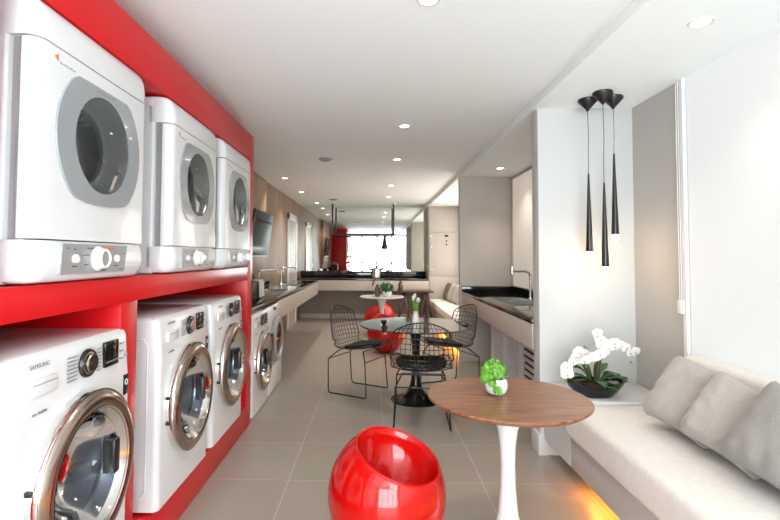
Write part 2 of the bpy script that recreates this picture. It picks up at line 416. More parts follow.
# ------------------------------------------------------------------ washers
def washer(label, loc, w=.68, h=.915):
    t = thing('washing_machine', label, 'washing machine', loc, 0, 'silver-doored washing machines'); hw = w/2
    g = G().loft([rr(-.62, 0, -hw, hw, .012, .03), rr(-.62, 0, -hw, hw, h-.20, .03), rr(-.62, -.012, -hw, hw, h-.03, .03), rr(-.62, -.018, -hw, hw, h-.012, .03), rr(-.615, -.03, -hw+.012, hw-.012, h, .03)])
    body = g.obj('body', M_enamel, t)
    cy, cz = .02, h*.5
    cut(body, G().cyl((-.35, cy, cz), (.2, cy, cz), .205, seg=48).obj('cutter', M_black))
    body.data.materials.clear(); body.data.materials.append(M_enamel)
    # side groove panel
    G().tube([(-.55, -hw-.001, .08), (-.08, -hw-.001, .08), (-.06, -hw-.001, .11), (-.06, -hw-.001, h-.13), (-.08, -hw-.001, h-.1), (-.55, -hw-.001, h-.1)], .004, 6).obj('side_groove', M_enamel, t)
    G().lathe([(.203, .0), (.203, -.05), (.22, -.10), (.22, -.33), (0, -.335)], (0, cy, cz), 'x', 40).obj('drum', M_drum, t)
    d = G().lathe([(.277, .0), (.283, .018), (.278, .036), (.262, .050), (.240, .055), (.216, .046), (.203, .030), (.203, .0)], (0, cy, cz), 'x', 64).obj('door_ring', M_bronze, t)
    G().lathe([(.2855, .001), (.287, .02), (.2825, .036), (.277, .036), (.283, .018), (.277, .001)], (0, cy, cz), 'x', 64).obj('outer_rim', M_chrome, d)
    G().lathe([(.222, .050), (.204, .036), (.175, -.005), (.168, -.03), (.172, -.03), (.200, .028), (.203, .028)], (0, cy, cz), 'x', 64).obj('inner_bezel', M_chrome, d)
    G().lathe([(.19, .022), (.172, .0), (.15, -.05), (.12, -.09), (.07, -.11), (0, -.115)], (0, cy, cz), 'x', 48).obj('door_glass', M_doorglass, d)
    G().box(-.02, .030, cy+.152, cy+.196, cz-.075, cz+.055, .008).obj('door_handle', M_black, d)
    for dz in (-.06, .06): G().box(.0, .022, cy-.289, cy-.272, cz+dz-.008, cz+dz+.008, .003).obj('hinge', M_black, d)
    for k in range(3):
        a = R(90+120*k); c = Vector((-.22, cy+.19*math.cos(a), cz+.19*math.sin(a)))
        G().ball(c, .09, .03, .03, 12, 8).obj('drum_paddle', M_drum, t)
    # fascia
    dr = G().box(-.02, .004, -hw+.085, -hw+.21, h-.128, h-.078, .004).obj('detergent_drawer', M_enamel, t)
    G().box(.004, .0052, -hw+.09, -hw+.205, h-.093, h-.090).obj('drawer_shadow_strip', M_silver, dr)  # grey strip laid on the drawer face to draw the gap's shadow
    text('SAMSUNG', .0195, 'logo', M_grey_ink, t, (.0006, -hw+.125, h-.036))
    text('eco bubble', .015, 'badge', M_grey_ink, t, (.0006, -hw+.13, h-.178))
    ky = .035
    kn = G().lathe([(.050, .0), (.050, .006), (.046, .012), (.040, .012), (.040, .008)], (-.004, ky, h-.082), 'x', 32).obj('dial_ring', M_black, t)
    G().lathe([(.034, .0), (.034, .020), (.030, .024), (0, .024)], (-.004, ky, h-.082), 'x', 32).obj('dial_knob', M_bronze, kn)
    for s_, l in ((-1, .05), (1, .022)):
        pr = G()
        for k in range(7):
            y = ky+s_*.062; z = h-.045-.013*k
            pr.box(-.004, .0012, min(y, y+s_*l), max(y, y+s_*l), z-.0015, z+.0015)
        pr.obj('printed_scale', M_silver, t)
    di = G().box(-.01, .0035, ky+.105, ky+.20, h-.125, h-.03, .003).obj('display', M_screen, t)
    G().box(.0035, .0045, ky+.112, ky+.193, h-.108, h-.104).obj('display_line', M_silver, di)
    for k in range(3): G().box(-.006, .002, hw-.085, hw-.060, h-.115+.03*k, h-.110+.03*k, .001).obj('touch_button', M_silver, t)
    G().box(-.006, .002, hw-.050, hw-.032, h-.11, h-.098, .001).obj('touch_button', M_silver, t)
    stk = G().box(-.01, .0025, hw-.060, hw-.020, h-.265, h-.185, .001).obj('energy_sticker', M_black, t)
    G().lathe([(.012, .0), (.012, .0012), (.008, .0012), (.008, .0)], (.0025, hw-.040, h-.215), 'x', 20).obj('sticker_symbol', M_plasticw, stk)
    for y in (-hw+.05, hw-.05):
        for x in (-.05, -.56): G().lathe([(.022, 0), (.022, .008), (.015, .014)], (x, y, 0), 'z', 14).obj('foot', M_rubber, t)
    return t
ws = washer('white washing machine nearest the camera, on the red plinth under the first dryer', (-1.015, 1.68, .19))
dup(ws, 'middle white washing machine on the red plinth, beside the red divider', (-1.015, 2.635, .19))
dup(ws, 'last white washing machine on the red plinth, against the red end post', (-1.015, 3.40, .19))
w4 = dup(ws, 'white washing machine on the floor just past the red end post, under the black counter', (-1.045, 4.50, 0))
w4.scale = (1, .93, .965)

# ------------------------------------------------------------------ dryers
def trunc(r, hz, n=40):
    """circle cut flat at top and slightly at the bottom, corners softened"""
    P = []
    for k in range(n):
        a = 2*PI*k/n; y, z = r*math.cos(a), r*math.sin(a)
        if z > hz: z = hz+.03*(z-hz)
        if z < -hz: z = -hz+.28*(z+hz)
        P.append((y, z))
    return P
def dryer(label, loc):
    t = thing('tumble_dryer', label, 'dryer', loc, 0, 'white tumble dryers'); hw = .353
    G().loft([rr(-.62, -.09, -hw, hw, .006, .012), rr(-.62, -.09, -hw, hw, .87, .012), rr(-.615, -.095, -hw+.008, hw-.008, .880, .012)]).obj('cabinet', M_enamel, t)
    G().loft([rr(-.2, -.045, -hw+.025, hw-.02, .12, .01), rr(-.2, -.045, -hw+.025, hw-.02, .76, .01)]).obj('door_seal', M_silver, t)
    door = G().loft([rr(-.055, 0, -hw+.006, hw-.006, .142, .04, .006), rr(-.055, 0, -hw+.006, hw-.006, .745, .04, .006)]).obj('door', M_enamel, t)
    cy, cz = .0, .49
    cut(door, G().cyl((-.3, cy, cz), (.1, cy, cz), .19, seg=48).obj('cutter', M_black))
    door.data.materials.clear(); door.data.materials.append(M_enamel)
    cab = [o for o in COL.objects if o.parent == t]
    for o in cab[:2]:
        mt = o.data.materials[0]
        cut(o, G().cyl((-.30, cy, cz), (.1, cy, cz), .19, seg=48).obj('cutter', M_black))
        o.data.materials.clear(); o.data.materials.append(mt)
    # grey window surround with a round porthole
    g = G(); g.prism([(cy+a, cz+b) for a, b in trunc(.264, .203)], 'yz', -.004, .008)
    wfr = g.obj('window_surround', M_greyframe, door)
    cut(wfr, G().cyl((-.3, cy+.005, cz), (.1, cy+.005, cz), .175, seg=48).obj('cutter', M_black))
    wfr.data.materials.clear(); wfr.data.materials.append(M_greyframe)
    G().lathe([(.189, .0), (.176, .006), (.172, .0), (.165, -.05), (.155, -.085), (.155, -.10)], (0, cy+.005, cz), 'x', 48).obj('porthole_funnel', M_plasticw, door)
    G().lathe([(.186, -.10), (.187, -.28), (0, -.285)], (0, cy+.005, cz), 'x', 40).obj('drum', M_drum2, t)
    G().lathe([(.150, -.07), (.156, -.075), (.156, -.095), (.14, -.095), (.135, -.075)], (0, cy+.005, cz), 'x', 40, close=True).obj('lint_ring', M_silver, t)
    for k in range(3):
        a = R(60+120*k); G().ball((-.2, cy+.17*math.cos(a), cz+.17*math.sin(a)), .07, .03, .03, 12, 8).obj('drum_paddle', M_drum, t)
    G().lathe([(.176, .004), (.17, .007), (.1, .012), (0, .014)], (0, cy+.005, cz), 'x', 48).obj('porthole_glass', M_dryglass, door)
    # cap and control strip
    c = G().loft([rr(-.12, .0, -hw, hw, .750, .05), rr(-.12, .002, -hw, hw, .790, .05), rr(-.12, -.004, -hw, hw, .832, .05), rr(-.12, -.016, -hw+.003, hw-.003, .860, .045), rr(-.12, -.034, -hw+.008, hw-.008, .878, .04), rr(-.12, -.06, -hw+.02, hw-.02, .885, .03)])
    c.obj('top_cap', M_enamel, t)
    c = G().loft([rr(-.12, -.035, -hw+.02, hw-.02, .006, .06), rr(-.12, -.012, -hw+.006, hw-.006, .014, .07), rr(-.12, .004, -hw, hw, .034, .07), rr(-.12, .010, -hw, hw, .07, .07), rr(-.12, .006, -hw, hw, .115, .07), rr(-.12, .0, -hw, hw, .137, .07)])
    c.obj('control_strip', M_enamel, t)
    y0, y1 = -.225, .17
    fa = G().prism([(y0-.012, .03), (y1-.018, .03), (y1, .13), (y0, .13)], 'yz', .0, .0125).obj('fascia', M_silver, t)
    kn = G().lathe([(.044, .0), (.044, .004), (.037, .008), (.035, .028), (.030, .032), (.026, .026), (0, .026)], (.0125, -.03, .081), 'x', 32).obj('dial_knob', M_plasticw, fa)
    G().lathe([(.027, .0), (.0, .002)], (.0125+.0265, -.03, .081), 'x', 24).obj('dial_face', M_silver, kn)
    for y in (-.165, .088): G().lathe([(.014, 0), (.014, .009), (.011, .012), (0, .012)], (.0125, y, .081), 'x', 20).obj('push_button', M_plasticw, fa)
    for y, z, l in ((-.165, .056, .03), (-.10, .093, .035), (-.10, .06, .025), (-.07, .117, .05), (.09, .054, .03), (.0, .038, .05), (-.165, .112, .012), (.145, .1, .012), (-.2, .115, .01), (.13, .04, .03)):
        G().box(.0125, .0132, y-l/2, y+l/2, z-.0016, z+.0016).obj('printed_legend', M_dark_ink, fa)
    G().box(.0125, .0132, -.0, .075, .113, .121).obj('printed_heading', M_orange, fa)
    # little orange triangle mark and grey word
    lg = G(); lg.prism([(-.275, .715), (-.255, .703), (-.255, .727)], 'yz', 0, .0012); lg.obj('logo_mark', M_orange, door)
    lw = G()
    for k in range(9): lw.box(0, .001, -.247+k*.009, -.247+k*.009+.006, .700, .705+.003*(k % 3 == 0))
    lw.obj('logo_word', M_silver, door)
    lw = G()
    for k in range(9): lw.box(.008, .009, -.05+k*.013, -.05+k*.013+.009, cz+.186, cz+.193)
    lw.obj('window_word', M_grey_ink, wfr)
    G().ball((.010, cy+.185, cz+.075), .004, .004, .004, 8, 6).obj('door_lamp', M_plasticw, wfr)
    for y in (-hw+.07, hw-.07):
        for x in (-.1, -.55): G().lathe([(.02, 0), (.02, .006)], (x, y, 0), 'z', 12).obj('foot', M_rubber, t)
    return t
dr = dryer('white tumble dryer nearest the camera on the red shelf', (-1.0, 1.742, 1.312))
dup(dr, 'middle white tumble dryer on the red shelf', (-1.0, 2.70, 1.312))
dup(dr, 'farthest white tumble dryer on the red shelf, beside the red end post', (-1.0, 3.535, 1.312))

# ------------------------------------------------------------------ raised machine past the red shelving
t = thing('washing_machine', 'white machine with round grey door raised on a plain white pedestal under the black counter', 'washing machine', (-1.05, 5.18, 0))
hw = .325
G().box(-.60, .0, -hw, hw, .01, .275, .006).obj('pedestal', M_enamel, t)
bd = G().loft([rr(-.6, -.012, -hw, hw, .28, .03), rr(-.6, -.012, -hw, hw, .80, .03), rr(-.6, -.045, -hw, hw, .875, .03)]).obj('body', M_enamel, t)
d = G().lathe([(.235, -.012), (.24, .02), (.225, .04), (.19, .045), (.165, .03), (.165, -.012)], (0, .0, .53), 'x', 48).obj('door_ring', M_silver, t)
G().lathe([(.168, .03), (.10, .05), (0, .058)], (0, 0, .53), 'x', 40).obj('door_glass', M_blackgloss, d)
G().box(.0, .03, -.27, -.24, .44, .62, .006).obj('door_handle', M_black, d)
fp = G().prism([(-.030, .80), (-.014, .80), (-.044, .866), (-.06, .866)], 'xz', -.24, .28).obj('control_panel', M_silver, t)
G().prism([(-.024, .823), (-.0205, .823), (-.0335, .852), (-.037, .852)], 'xz', .0, .12).obj('display', M_screen, fp)
for y in (-hw+.05, hw-.05): G().lathe([(.02, 0), (.02, .012)], (-.05, y, 0), 'z', 12).obj('foot', M_rubber, t)

# ------------------------------------------------------------------ left counter
t = thing('kitchen_counter', 'black stone counter with beige apron along the wooden wall', 'counter', (-1.1, 4.1, 0))
slab = G().box(-.575, .0, .0, 5.36, .892, .93, .002).obj('worktop', M_stone, t)
cut(slab, G().box(-.47, -.12, 2.2, 2.85, .8, 1.0).obj('cutter', M_stone)); slab.data.materials.clear(); slab.data.materials.append(M_stone)
cut(slab, G().box(-.47, -.12, 3.6, 4.25, .8, 1.0).obj('cutter', M_stone)); slab.data.materials.clear(); slab.data.materials.append(M_stone)
G().box(-.03, -.004, 1.43, 5.355, .675, .892, .002).box(-.57, -.03, 5.33, 5.355, .675, .892, .002).obj('apron', M_apron, t)
G().box(-.575, -.555, .0, 3.5, .93, 1.02, .002).obj('backsplash', M_stone, t)
for n, (ya, lab) in enumerate(((2.2, 'steel sink basin in the left black counter, nearer of the two'), (3.6, 'steel sink basin in the left black counter, farther of the two'))):
    s_ = thing('sink_basin', lab, 'sink', (-1.1, 4.1+ya, .75))
    g = G().box(-.468, -.122, .002, .648, .0, .01).box(-.468, -.46, .002, .648, .01, .181).box(-.13, -.122, .002, .648, .01, .181).box(-.46, -.13, .002, .01, .01, .181).box(-.46, -.13, .64, .648, .01, .181)
    g.obj('basin', M_steel, s_)
    G().lathe([(.04, .0), (.04, .003), (0, .004)], (-.3, .32, .010), 'z', 20).obj('drain', M_chrome, s_)
def square_tap(label, loc, group, kind=0):
    t = thing('kitchen_tap', label, 'tap', loc, 0, group)
    G().lathe([(.026, 0), (.026, .006), (.018, .012), (.016, .05)], (0, 0, 0), 'z', 20).obj('base', M_steel, t)
    return t
t = square_tap('square-bent steel tap at the nearer left sink', (-1.52, 6.35, .93), 'steel taps')
G().tube([(0, 0, .04), (0, 0, .255), (.006, 0, .278), (.03, 0, .285), (.20, .1, .285), (.22, .11, .278), (.225, .112, .25)], .011, 10).obj('spout', M_steel, t)
G().cyl((0, 0, .06), (.0, -.05, .075), .006, seg=8).obj('lever', M_steel, t)
dup(t, 'square-bent steel tap at the farther left sink', (-1.52, 7.85, .93))
# ribbed black appliance with towel
t = thing('toaster_oven', 'black ribbed countertop appliance with looped handle at the near end of the left counter', 'appliance', (-1.36, 5.30, .93))
G().box(-.13, .08, -.2, .2, .012, .20, .012).obj('body', M_black, t)
rb = G()
for k in range(8): rb.box(-.125, .088, -.205, .205, .03+.021*k, .038+.021*k, .002)
rb.obj('ribs', M_rubber, t)
G().tube([(0, .02, .2), (0, .03, .24), (0, .06, .262), (0, .11, .262), (0, .14, .24), (0, .15, .2)], .009, 8).obj('handle', M_black, t)
for x in (-.1, .05):
    for y in (-.16, .16): G().lathe([(.015, 0), (.015, .014)], (x, y, 0), 'z', 10).obj('foot', M_rubber, t)
tw = G()
pts = [(-.16, .205), (-.05, .206), (.03, .208), (.082, .207), (.098, .19), (.1, .14), (.101, .09), (.103, .04), (.104, .02)]
def twf(u, v):
    i = v*(len(pts)-1); k = min(int(i), len(pts)-2); f = i-k
    x = pts[k][0]*(1-f)+pts[k+1][0]*f; z = pts[k][1]*(1-f)+pts[k+1][1]*f
    return (x+.004*math.sin(u*14)*v, (u-.5)*.2, z+.003*math.sin(u*9)*(1-v))
tw.grid(twf, 16, 24)
o = tw.obj('hand_towel', M_towel, None, (-1.36, 5.40, .932)); md = o.modifiers.new('thick', 'SOLIDIFY'); md.thickness = .008; md.offset = 1
tag(o, 'white towel draped over the black ribbed appliance', 'towel')
# television
t = thing('television', 'black flat television tilted down on the wooden wall', 'television', (-1.50, 6.42, 1.69))
tv = G().box(-.03, .0, -.52, .52, -.30, .30, .006).obj('casing', M_black, t)
G().box(.0, .002, -.50, .50, -.275, .285).obj('screen', M_screen, t)
G().box(.0, .003, -.52, .52, -.30, -.28).obj('lower_bezel', M_silver, t)
for o in list(COL.objects):
    if o.parent == t: o.rotation_euler = (0, R(8), 0)
G().box(-.08, -.02, -.12, .12, -.12, .12).obj('wall_bracket', M_black, t)
o = G().box(-.006, .0, -.04, .04, -.06, .06, .002).obj('wall_socket', M_plasticw, None, (-1.674, 8.86, 1.16)); tag(o, 'white wall socket on the wooden wall above the left counter', 'socket')

# ------------------------------------------------------------------ far counter under the mirror
t = thing('kitchen_counter', 'black stone counter with beige apron across the far wall under the mirror', 'counter', (-.27, 10.65, 0))
G().box(-1.40, 1.415, -.33, .33, .893, .93, .002).obj('worktop', M_stone, t)
G().box(-1.40, 1.415, .33, .348, .93, 1.068, .002).obj('backsplash', M_stone, t)
G().box(-1.40, 1.415, -.325, -.30, .675, .893, .002).obj('apron', M_apron, t)
t = thing('cooking_pot', 'steel stock pot with black handles on the far black counter', 'pot', (.03, 10.60, .93))
G().lathe([(0, .0), (.095, .0), (.105, .01), (.105, .20), (.110, .205), (.108, .212), (.0, .222)], (0, 0, 0), 'z', 32).obj('pot_body', M_steel, t)
for s_ in (-1, 1):
    G().tube([(s_*.10, -.0, .17), (s_*.14, 0, .19), (s_*.155, 0, .24), (s_*.15, 0, .265)], .014, 8).obj('handle', M_black, t)
G().lathe([(.02, .22), (.024, .235), (.015, .245), (0, .246)], (0, 0, 0), 'z', 14).obj('lid_knob', M_black, t)
t = thing('ladle', 'black ladle with its handle hanging over the far counter edge', 'ladle', (.02, 10.36, .93))
G().tube([(.03, .06, .012), (.01, -.0, .012), (-.0, -.045, .012), (-.03, -.056, -.04), (-.075, -.058, -.14)], .009, 8, radii=[.006, .007, .008, .010, .014]).obj('handle', M_black, t)
G().lathe([(0, .0), (.025, .004), (.04, .02), (.037, .021), (.023, .007), (0, .004)], (.055, .09, .0), 'z', 20).obj('bowl', M_black, t)
# hanging rail
t = thing('hanging_rail', 'black square metal rail hung from the ceiling before the far mirror', 'rail', (-.26, 10.50, 1.86))
G().box(-.68, .68, -.016, .016, .0, .035, .002).obj('crossbar', M_wire, t)
for x in (-.664, .664):
    G().box(x-.016, x+.016, -.016, .016, .035, .685, .002).obj('post', M_wire, t)
    G().box(x-.05, x+.05, -.05, .05, .682, .69, .001).obj('ceiling_plate', M_plasticw, t)
t = thing('pendant_lamp', 'small black hourglass-shaped pendant hanging under the far black rail', 'lamp', (.215, 10.50, 1.57))
G().lathe([(.0, .27), (.03, .265), (.03, .18), (.04, .14), (.07, .02), (.072, .0), (.066, .0), (.06, .02), (0, .06)], (0, 0, 0), 'z', 24).obj('shade', M_black, t)
G().cyl((0, 0, .265), (0, 0, .29), .006, seg=8).obj('hook', M_black, t)

# ------------------------------------------------------------------ tall cupboard at far right and bench niche
t = thing('tall_cupboard', 'tall taupe cupboard above the far bench', 'cupboard', (1.49, 10.44, 0))
def cd_(z0, z1): return G().box(-.325, .325, -.022, -.0, z0, z1, .002).obj('door', M_taupe, t)
cd_(.50, .985); md_ = cd_(.992, 1.925); cd_(1.932, 2.43)
for z in (1.85, 1.62, 1.12): G().box(-.29, -.265, -.03, -.022, z-.018, z+.018, .002).obj('hinge', M_steel, md_)
G().box(.0, .08, -.032, -.022, 1.83, 1.87, .002).obj('handle_plate', M_black, md_)
for z in (1.74, 1.66): G().lathe([(.018, 0), (.018, -.01), (0, -.012)], (.04, -.022, z), 'y', 16).obj('lock', M_black, md_)
o = G().box(-.005, .0, -.035, .035, -.055, .055, .002).obj('light_switch', M_plasticw, None, (1.150, 10.62, 1.20)); tag(o, 'white light switch on the pier beside the mirror', 'switch')
t = thing('bench', 'built-in bench with cream seat pad in the far niche under the taupe cupboard', 'bench', (1.5, 8.5, 0))
G().box(-.33, .33, -1.79, 1.89, .09, .38, .004).obj('base', M_apron, t)
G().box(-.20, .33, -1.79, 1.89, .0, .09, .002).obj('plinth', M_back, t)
G().box(-.35, .33, -1.79, 1.89, .38, .51, .03, 4).obj('seat_pad', M_linen, t)
G().box(-.225, -.212, -1.6, 1.6, .05, .065).obj('led_strip', M_led, t)

def pillow(name, mat, size=.45, thick=.17, seed=0):
    rnd = random.Random(seed); g = G(); n = 36
    ph = [rnd.uniform(0, 6) for _ in range(12)]
    rings = []
    def f(u, v, s):
        a, b = 2*u-1, 2*v-1
        px = a*(1-.10*(1-b*b)*0+.0)-.085*a*(1-abs(b)**2.2)*abs(a)**3
        pz = b-.085*b*(1-abs(a)**2.2)*abs(b)**3
        e = max(0, (1-a**4)*(1-b**4))
        th = thick/2*(e**.42)*(1-.12*b)
        e2 = e**.7
        wr = 0
        for k in range(6):
            an = ph[k]; fx = math.cos(an); fz = math.sin(an)
            wr += math.sin((a*fx+b*fz)*(6+2.2*k)+ph[k+6])*.0016/(1+.25*k)
        # folds running in from the edges
        wr += .0065*math.sin(a*15+3*math.sin(b*2.5+ph[1])+ph[0])*max(0, abs(b)-.25)*(1-a*a)
        wr += .0085*math.sin(b*14+2.5*math.sin(a*2.4+ph[2])+ph[3])*max(0, abs(a)-.2)*(1-b*b)
        return (px*size/2, s*(th+wr*e2), pz*size/2)
    g.grid(lambda u, v: f(u, v, 1), n, n); g.grid(lambda u, v: f(u, v, -1), n, n)
    bmesh.ops.remove_doubles(g.bm, verts=g.bm.verts, dist=.0005)
    bmesh.ops.recalc_face_normals(g.bm, faces=g.bm.faces[:])
    return g.obj(name, mat, ang=180)
def put_pillow(label, mat, loc, rz, tilt, roll=0, size=.45, thick=.17, seed=0, group='grey pillows on the sofa'):
    o = pillow('throw_pillow', mat, size, thick, seed); tag(o, label, 'pillow', group)
    o.rotation_mode = 'QUATERNION'
    o.rotation_quaternion = (Matrix.Rotation(rz, 4, 'Z') @ Matrix.Rotation(tilt, 4, 'X') @ Matrix.Rotation(roll, 4, 'Y')).to_quaternion()
    bpy.context.view_layer.update()
    mz = min((o.rotation_quaternion.to_matrix() @ v.co).z for v in o.data.vertices)
    o.location = (loc[0], loc[1], loc[2]-mz-.006)
    return o
for k, (y, mt, lab) in enumerate(((9.25, M_pillow_a, 'beige pillow on the far bench, nearest of its three'), (9.66, M_pillow_a, 'beige pillow on the far bench, middle of its three'), (10.08, M_brownfab, 'brown pillow on the far bench, farthest of its three'))):
    put_pillow(lab, mt, (1.585-.03*k, y, .51), R(-86), R(-16), 0, .38, .15, 20+k, 'pillows on the far bench')

# ------------------------------------------------------------------ right sink counter with louvred doors
t = thing('sink_counter', 'black stone sink counter with beige apron between the two right-hand partitions', 'counter', (1.162, 3.67, 0))
slab = G().box(.01, .70, .0, 2.925, .905, .94, .002).obj('worktop', M_stone, t)
cut(slab, G().box(.16, .50, 1.0, 1.95, .8, 1.0).obj('cutter', M_stone)); slab.data.materials.clear(); slab.data.materials.append(M_stone)
G().box(.012, .035, .0, 2.925, .718, .905, .002).obj('apron', M_apron, t)
G().box(.692, .70, .0, 2.925, .94, 1.01, .002).box(.01, .692, 2.905, 2.925, .94, 1.01, .002).obj('backsplash', M_stone, t)
s_ = thing('sink_basin', 'steel sink basin sunk in the right-hand black counter', 'sink', (1.162, 4.67, .77))
G().box(.162, .498, .002, .948, .0, .01).box(.162, .17, .002, .948, .01, .172).box(.49, .498, .002, .948, .01, .172).box(.17, .49, .002, .01, .01, .172).box(.17, .49, .94, .948, .01, .172).obj('basin', M_steel, s_)
G().lathe([(.04, 0), (.04, .003), (0, .004)], (.33, .47, .01), 'z', 20).obj('drain', M_chrome, s_)
t = thing('kitchen_tap', 'tall round-bent steel tap over the right-hand sink', 'tap', (1.70, 5.35, .94), 0, 'steel taps')
G().lathe([(.028, 0), (.028, .008), (.019, .014), (.017, .06)], (0, 0, 0), 'z', 20).obj('base', M_steel, t)
G().tube([(0, 0, .05), (0, 0, .25)]+[(-.06+.06*math.cos(R(a)), .0, .25+.06*math.sin(R(a))) for a in range(15, 91, 15)]+[(-.20, 0, .31)], .0145, 12).obj('spout', M_steel, t)
G().cyl((-.20, 0, .275), (-.20, 0, .365), .019, seg=16).obj('spray_head', M_chrome, t)
G().cyl((0, -.01, .10), (0, -.06, .12), .007, seg=8).obj('lever', M_steel, t)
lv = thing('louver_cabinet', 'row of pale louvred cabinet doors under the right-hand sink counter', 'cabinet', (1.42, 3.67, 0))
G().box(.03, .40, .2, 2.35, .08, .70, .003).obj('carcass', M_rubber, lv)
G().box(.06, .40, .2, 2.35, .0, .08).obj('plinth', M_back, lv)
for k, y0 in enumerate((.55, 1.15, 1.76)):
    y1 = y0+.57
    dd = G().box(.0, .026, y0, y0+.045, .05, .70, .002).box(.0, .026, y1-.045, y1, .05, .70, .002).box(.0, .026, y0+.045, y1-.045, .05, .10, .002).box(.0, .026, y0+.045, y1-.045, .655, .70, .002).obj('door', M_louver, lv)
    sl = G(); n = 9 if k == 0 else 15; pt = .555/n
    for i in range(n):
        z = .10+pt*(i+.5); sl.box(.006, .012, y0+.045, y1-.045, z-pt*.30, z+pt*.30)
    if k > 0:
        for i in range(11): yy = y0+.068+i*.0435; sl.box(.003, .0058, yy-.010, yy+.010, .10, .655)
    sl.obj('slats', M_louver, dd)

# ------------------------------------------------------------------ window seat, ledge
t = thing('window_ledge', 'low white ledge under the orchid beside the sofa', 'ledge', (1.20, 3.0, 0))
G().box(.0, .66, .06, .528, .31, .515, .006).box(.005, .66, .06, .528, .12, .31).obj('ledge_body', M_white, t)
G().box(.21, .66, .06, .528, .0, .12).obj('plinth', M_grey, t)
t = thing('window_sofa', 'built-in cream upholstered sofa along the large white blind', 'sofa', (1.25, 1.0, 0))
G().box(-.045, .61, -2.6, 2.055, .12, .31, .004).obj('base', M_white, t)
G().box(.16, .61, -2.6, 2.055, .0, .12).obj('plinth', M_grey, t)
G().box(-.085, .61, -2.6, 2.055, .31, .505, .045, 5).obj('seat_cushion', M_linen, t)
G().box(.47, .61, -2.6, 1.80, .47, .86, .035, 4).obj('back_cushion', M_linen, t)
G().box(.04, .06, -2.4, 2.0, .108, .119).obj('led_strip', M_led, t)
put_pillow('pale grey linen pillow farthest along the sofa, beside the ledge', M_pillow_a, (1.60, 2.51, .505), R(-74), R(-30), R(9), .37, .23, 1)
put_pillow('pale grey linen pillow in the middle of the sofa', M_pillow_a, (1.59, 2.19, .505), R(-72), R(-30), R(12), .355, .23, 2)
put_pillow('darker grey linen pillow nearer the camera on the sofa', M_pillow_b, (1.58, 1.88, .505), R(-70), R(-31), R(14), .38, .24, 3)
put_pillow('darker grey pillow mostly cut off at the right edge of the photo', M_pillow_b, (1.61, 1.55, .505), R(-76), R(-28), R(4), .37, .18, 4)
# blind cord
t = thing('blind_cord', 'thin white blind cord with weight beside the grey wall piece', 'cord', (1.84, 2.96, 1.09))
G().cyl((0, .0, .05), (0, .0, 1.385), .0028, seg=6).cyl((0, .02, .06), (0, .02, 1.385), .0028, seg=6).obj('cord_strand', M_plasticw, t)
G().box(-.012, .012, -.012, .03, -.02, .06, .005).obj('cord_weight', M_plasticw, t)

# ------------------------------------------------------------------ pendants by the partition
def pendant(label, x, y, ztop, zbot, group):
    t = thing('pendant_lamp', label, 'lamp', (x, y, zbot), 0, group)
    H = ZS-zbot; b = ztop-zbot
    G().lathe([(0, H-.085), (.008, H-.082), (.014, H-.07), (.062, H-.018), (.064, H-.006), (.06, H), (0, H)], (0, 0, 0), 'z', 28).obj('canopy', M_black, t)
    G().tube([(0, 0, H-.08), (.004, 0, H-.3), (.001, .002, b+.15), (0, 0, b-.01)], .0022, 6).obj('cable', M_wire, t)
    G().lathe([(.0, b), (.0055, b-.004), (.0075, b-.06), (.0235, .004), (.0235, .0), (.018, .001), (0, .02)], (0, 0, 0), 'z', 24).obj('shade', M_black, t)
    bb = G()
    bb.lathe([(0, .0), (.019, -.001), (.024, -.012), (.024, -.030), (.017, -.042), (.008, -.048), (0, -.049)], (0, 0, 0), 'z', 20)
    bb.obj('bulb', M_bulb, t)
    l = bpy.data.lights.new('bulb_light', 'POINT'); l.energy = .35; l.color = (1, .72, .45); l.shadow_soft_size = .03
    o = bpy.data.objects.new('bulb_light', l); COL.objects.link(o); o.parent = t; o.location = (0, -.03, -.085)
pendant('slim black tube pendant at left of the three by the partition', 1.458, 3.33, 1.980, 1.444, 'slim black pendants')
pendant('slim black tube pendant hanging lowest, middle of the three by the partition', 1.492, 3.18, 1.895, 1.343, 'slim black pendants')
pendant('slim black tube pendant hanging highest, right of the three by the partition', 1.608, 3.28, 2.107, 1.558, 'slim black pendants')

# ------------------------------------------------------------------ tulip tables
def tulip_base(H, rb, mat, t, rs=.035, rt=.10):
    P = [(0, 0), (rb, 0), (rb, .006), (rb*.9, .016), (rb*.65, .032), (rb*.42, .06), (rs*1.9, .12), (rs*1.35, .2), (rs*1.05, .32), (rs, .42), (rs*1.1, H-.19), (rs*1.45, H-.11), (rs*2.1, H-.05), (rt, H-.012), (rt, H), (0, H)]
    return G().lathe(P, (0, 0, 0), 'z', 48).obj('pedestal', mat, t)
t = thing('pedestal_table', 'round walnut-topped table on a white trumpet pedestal', 'table', (.635, 2.36, 0))
tulip_base(.70, .26, M_tulip, t, .034, .085)
G().lathe([(0, .712), (.33, .712), (.362, .718), (.376, .730), (.378, .736), (.374, .741), (0, .741)], (0, 0, 0), 'z', 96).obj('table_top', M_walnut, t)
t = thing('pedestal_table', 'round smoked glass table on a black trumpet pedestal among the wire chairs', 'table', (.405, 4.83, 0))
tulip_base(.722, .245, M_blackgloss, t, .034, .12)
G().lathe([(0, .723), (.548, .723), (.552, .728), (.552, .733), (.548, .738), (0, .738)], (0, 0, 0), 'z', 96).obj('table_top', M_smoke, t)
t = thing('pedestal_table', 'small round white table on a trumpet pedestal beside the far red seats', 'table', (.12, 8.16, 0))
tulip_base(.715, .25, M_tulip, t, .034, .09)
G().lathe([(0, .715), (.35, .715), (.37, .725), (.37, .735), (.365, .74), (0, .74)], (0, 0, 0), 'z', 64).obj('table_top', M_tulip, t)

